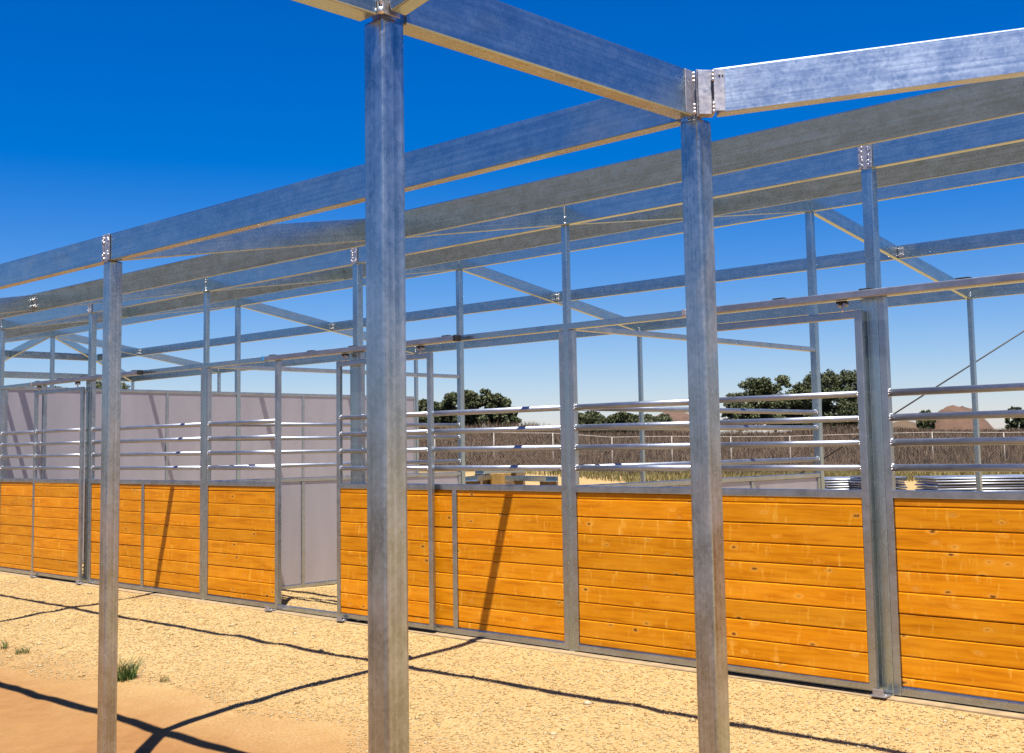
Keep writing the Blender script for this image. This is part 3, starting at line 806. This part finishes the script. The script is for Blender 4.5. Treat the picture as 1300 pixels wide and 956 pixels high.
tree(556, 510, 99, 2.9, 'small round dark tree at the left end of the left clump', 2, n=4500)
tree(640, 517, 96, 2.9, 'low dark tree tapering off the right side of the left clump', 3, n=5000)
tree(534, 507, 104, 2.6, 'dark tree partly hidden behind the nearest steel post', 4, n=4000)
tree(985, 477, 98, 7.2, 'broad dark oak left of the ridge post in the right clump', 5, n=13000)
tree(1063, 470, 100, 7.0, 'tallest dark oak just left of the thick double stall post', 6, n=13000)
tree(1020, 486, 104, 5.0, 'dark oak standing behind and between the two big right oaks', 7, n=8000)
tree(940, 497, 108, 3.4, 'thin wispy grey green tree at left of the right clump', 8, mat=LEAF2, n=3000)
tree(744, 522, 112, 4.0, 'leftmost low tree of the distant row seen between the pipe rails', 9, n=4500)
tree(768, 527, 125, 3.8, 'greyish low tree second in the distant row between rails', 10, mat=LEAF2, n=4000)
tree(786, 523, 112, 2.9, 'small rounded dark tree in the middle of the distant row', 11, n=4000)
tree(800, 525, 114, 2.8, 'small dark green tree right beside the far steel post', 12, n=4000)
tree(832, 525, 114, 4.6, 'low wide olive bush tree right of the far steel post', 13, mat=LEAF2, n=5000)
tree(130, 484, 112, 9.0, 'tree whose dark top just shows above the grey stall partition', 14, n=9000)
tree(60, 489, 118, 7.0, 'tree top peeping out left behind the grey stall partition', 17, n=6000)
tree(1176, 521, 240, 4.0, 'tiny far tree left of the bare rocky hill', 15, n=2500, leaf=.3)
tree(1291, 517, 230, 3.6, 'tiny far tree at the right edge beyond the rocky hill', 16, n=2500, leaf=.3)

# ------------------------------------------------------------------ far hills
def hill(px, half, top, s, label, seed, col):
    m, n, bb = new_mat('rocky_hill')
    P = coords(n, (1, 1, 1), 'Object', rand=False)
    f = math_(n, 'ADD', math_(n, 'MULTIPLY', noise(n, P, 0.16, 6, 0.7), 0.6), math_(n, 'MULTIPLY', noise(n, P, 0.8, 5, 0.7), 0.4))
    n.links.new(ramp(n, f, [(0.34, (0.07, 0.06, 0.035)), (0.46, tuple(v*.75 for v in col)), (0.68, col)]), bb.inputs['Base Color'])
    bb.inputs['Roughness'].default_value = 1.0; albedo(m, 0.45)
    c = ground_at(px, s); wv = half*s/F_PX; H = z_at(px, top, s)+1.0
    g = np.linspace(-1, 1, 90); A, B = np.meshgrid(g, g); rr = np.sqrt(A*A+B*B)
    h = (0.5+0.5*np.cos(np.pi*np.clip(rr, 0, 1)))**1.0*(1+0.16*vnoise(A*2.3+seed, B*2.3, seed))+0.07*vnoise(A*9, B*9, seed+1)*np.clip(1.05-rr, 0, 1)+0.05*vnoise(A*24, B*24, seed+2)*np.clip(1.05-rr, 0, 1)
    h = h/h.max()*H-1.0
    V = np.stack([c.x+LH.x*A*wv+FH.x*B*wv, c.y+LH.y*A*wv+FH.y*B*wv, h], 2).reshape(-1, 3)
    i, j = np.meshgrid(np.arange(89), np.arange(89)); a = (j*90+i).ravel()
    o = bpy.data.objects.new('hill', raw_mesh('hill', V, np.stack([a, a+1, a+91, a+90], 1), m, True)); link(o)
    tag(o, label, kind='structure')
hill(1216, 78, 514, 420, 'bare pinkish rocky hill far behind the yard', 3, (0.27, 0.15, 0.095))
hill(855, 85, 522, 480, 'low pinkish hill behind the distant row of trees', 5, (0.27, 0.155, 0.11))
hill(1150, 110, 534, 470, 'low scrubby rise left of the rocky hill', 8, (0.24, 0.155, 0.085))

# ------------------------------------------------------------------ wire fence
fence = empty('wire_fence', tuple(ground_at(900, 60.0))); fence.location.z = 0
WM[fence.name] = Matrix.Translation(fence.location)
tag(fence, 'thin wire mesh fence along the foot of the dry slope', 'fence')
FPX = [402, 477, 552, 627, 702, 777, 853, 928, 1003, 1094, 1184, 1275, 1366, 1456]
pts = []
for px in FPX:
    c = ground_at(px, 60.0); gz = float(ground_z(c.x, c.y)); pts.append(Vector((c.x, c.y, gz)))
    bm = bmesh.new(); add_tube(bm, (c.x, c.y, gz-.2), (c.x, c.y, gz+1.92), 0.028, 8); put('fence_post', mesh_of(bm, 'fence_post', FENCE), fence)
bm = bmesh.new()
for a, c in zip(pts[:-1], pts[1:]):
    add_tube(bm, a+Vector((0, 0, 1.9)), c+Vector((0, 0, 1.9)), 0.020, 6, 0, False)
put('top_wire', mesh_of(bm, 'top_wire', FENCE), fence)
VV = []; FF = []
for a, c in zip(pts[:-1], pts[1:]):
    L = (c-a).length; e = (c-a)/L; hgt = 1.85; nn = int(L/0.16)
    for sg in (1, -1):
        for t in range(-int(hgt/0.16), nn+1):
            q0, q1 = t*0.16, t*0.16+hgt
            lo, hi = max(0, q0), min(L, q1)
            if hi <= lo: continue
            z0, z1 = lo-q0, hi-q0
            if sg < 0: z0, z1 = hgt-z0, hgt-z1
            A = a+e*lo+Vector((0, 0, z0+.03)); B = a+e*hi+Vector((0, 0, z1+.03))
            k0 = len(VV); d = Vector((0, 0, 0.0028)); q = FH*0.0028
            VV += [A-d, B-d, A+d, B+d, A+q, B+q]; FF += [(k0, k0+1, k0+5, k0+4), (k0+4, k0+5, k0+3, k0+2), (k0+2, k0+3, k0+1, k0)]
me = raw_mesh('wire_mesh', [tuple(v) for v in VV], FF, FENCE); put('wire_mesh', me, fence)['kind'] = 'stuff'

# ------------------------------------------------------------------ things lying behind the barn
SHEETS = steel('stacked_sheet_zinc', (0.46, 0.50, 0.56), r0=0.42, r1=0.6)
def corrugated_stack(px0, px1, s, zt, nlay, label, group, ang=0.0, depth=1.6, mat=SHEETS):
    a = ground_at(px0, s); c = ground_at(px1, s); e = (c-a); L = e.length; e /= L
    e = (Matrix.Rotation(ang, 3, 'Z') @ e); nrm = Vector((-e.y, e.x, 0))
    root = empty('metal_sheet_stack', tuple((a+c)/2)); gz = float(ground_z(root.location.x, root.location.y)); root.location.z = gz
    WM[root.name] = Matrix.Translation(root.location); tag(root, label, 'metal sheets', group)
    t = (zt-0.10)/nlay
    nw = 20
    for k in range(2):
        q = a+e*L*(0.2+0.6*k)
        bm = bmesh.new(); mt = Matrix((e, nrm, Vector((0, 0, 1)))).transposed().to_4x4(); mt.translation = (q.x, q.y, gz)
        add_box(bm, (-0.05, 0.0, -0.03), (0.05, depth, 0.098), 0.004, 1, 0, mt); put('bearer', mesh_of(bm, 'bearer', TIMBER), root)
    for k in range(nlay):
        z = gz+0.10+t*k; jx = random.uniform(-.05, .05); jy = random.uniform(-.03, .03)
        vs = []; fs = []
        for i in range(nw+1):
            y = depth*i/nw+jy; zz = z+(0.30*t if i % 2 else 0.0)
            for xx in (jx, L+jx):
                for dz in (0, 0.42*t):
                    p = a+e*xx+nrm*y; vs.append((p.x, p.y, zz+dz))
        for i in range(nw):
            q = i*4; r_ = q+4
            fs += [(q+1, q+3, r_+3, r_+1), (q, r_, r_+2, q+2), (q, q+1, r_+1, r_), (q+2, r_+2, r_+3, q+3)]
        fs += [(0, 2, 3, 1), (nw*4, nw*4+1, nw*4+3, nw*4+2)]
        put('metal_sheet', raw_mesh('metal_sheet', vs, fs, mat), root)
corrugated_stack(1187, 1330, 30, 0.70, 9, 'long stack of corrugated metal sheets at the far right behind the rails', None)
corrugated_stack(1046, 1102, 33, 0.64, 8, 'stack of metal sheets between the ridge post and the thick double stall post', None)
corrugated_stack(1106, 1150, 31.5, 0.68, 9, 'dark stack of metal sheets just right of the thick double stall post', None, ang=0.12, mat=steel('dull_sheet', (0.34, 0.36, 0.40), r0=.4, r1=.6))
def ground_pt(px, py, z=0.0):
    d = ray(px, py); t = (z-CAM.z)/d.z; return CAM+d*t
def lying(px0, px1, s, z, label, w=0.15, h=0.06, mat=STEEL, name='steel_beam', cat='beam', group=None, s1=None):
    a = ground_at(px0, s); c = ground_at(px1, s1 or s); x = (c-a).normalized(); y = Vector((-x.y, x.x, 0)); L = (c-a).length
    bm = bmesh.new(); mt = Matrix((x, y, Vector((0, 0, 1)))).transposed().to_4x4(); mt.translation = ((a.x+c.x)/2, (a.y+c.y)/2, z)
    add_box(bm, (-L/2, -w/2, 0), (L/2, w/2, h*0.12), 0.003, 1, 0, mt)
    for sg in (-1, 1): add_box(bm, (-L/2+.004, sg*w/2-0.012*(sg > 0), h*0.11), (L/2-.004, sg*w/2+0.012*(sg < 0), h), 0.003, 1, 0, mt)
    o = put(name, mesh_of(bm, name, mat)); tag(o, label, cat, group)
    return o
def zg(px, s): 
    c = ground_at(px, s); return float(ground_z(c.x, c.y))
# trestle block with steel channels laid over it
cb = ground_at(635, 27.0); gz = zg(635, 27.0); zt = z_at(635, 600.5, 27.0)
bm = bmesh.new()
for k in range(3):
    add_box(bm, (cb.x-.19+.01*k, cb.y-.17, gz-0.02+k*(zt-gz)/3), (cb.x+.19, cb.y+.17-.012*k, gz+(k+1)*(zt-gz)/3-0.004), 0.006, 1)
o = put('timber_block', mesh_of(bm, 'timber_block', TIMBER)); tag(o, 'short yellow timber block pile in the yard behind the open middle stall', 'timber')
za = z_at(620, 611, 25.5)
for i, (p0, p1, s0, s1, dz) in enumerate(((597, 622, 25.6, 27.5, 0.0), (648, 700, 26.0, 24.5, 0.0), (608, 660, 28.5, 29.5, .10))):
    lab = ('steel channel on stacked blocks left of the yellow timber block', 'steel channel on stacked blocks right of the yellow timber block', 'pale steel channel lying behind the yellow timber block')[i]
    lying(p0, p1, s0, za+dz*0.9, lab, 0.30, 0.10, group='steel channels behind the barn', s1=s1)
    for px in (p0+4, p1-4):
        s_ = s0+(s1-s0)*(0.15 if px == p0+4 else 0.85)
        c = ground_at(px, s_); g0 = zg(px, s_)
        bm = bmesh.new(); hh = za+dz*.9-g0
        for k in range(4): add_box(bm, (c.x-.14+.008*(k % 2), c.y-.14, g0-.02*(k == 0)+hh*k/4), (c.x+.14, c.y+.14-.008*(k % 2), g0+hh*(k+1)/4-.003), 0.005, 1)
        side = 'left' if px == p0+4 else 'right'
        o = put('timber_crib', mesh_of(bm, 'timber_crib', CRIB)); tag(o, 'brown timber crib under the %s end of the channel %s the yellow timber block' % (side, ('left of', 'right of', 'behind')[i]), 'timber')

# ------------------------------------------------------------------ guy cable and its pole
s_c = 45.0
p0 = ground_at(984, s_c); p0.z = float(ground_z(p0.x, p0.y))-0.05
q1 = Vector(ground_at(1300, s_c)); q1.z = z_at(1300, 425, s_c)
dirc = (q1-p0); top = p0+dirc*1.75
bm = bmesh.new(); add_tube(bm, p0, top, 0.028, 8); o = put('guy_cable', mesh_of(bm, 'guy_cable', CABLE)); tag(o, 'thin black guy cable slanting up to the right edge', 'cable')
bm = bmesh.new(); gz = float(ground_z(top.x, top.y)); add_tube(bm, (top.x+.12, top.y, gz-.5), (top.x+.12, top.y, top.z+.8), 0.15, 14, 0, True, 0.11)
add_box(bm, (top.x-.9, top.y-.06, top.z+.2), (top.x+1.1, top.y+.06, top.z+.36), 0.01, 1)
o = put('utility_pole', mesh_of(bm, 'utility_pole', POLE)); tag(o, 'wooden utility pole holding the black guy cable', 'utility pole')

# ------------------------------------------------------------------ render settings
S.render.engine = 'CYCLES'
S.cycles.max_bounces = 8; S.cycles.diffuse_bounces = 4; S.cycles.glossy_bounces = 5
S.render.resolution_x = 1024; S.render.resolution_y = 753
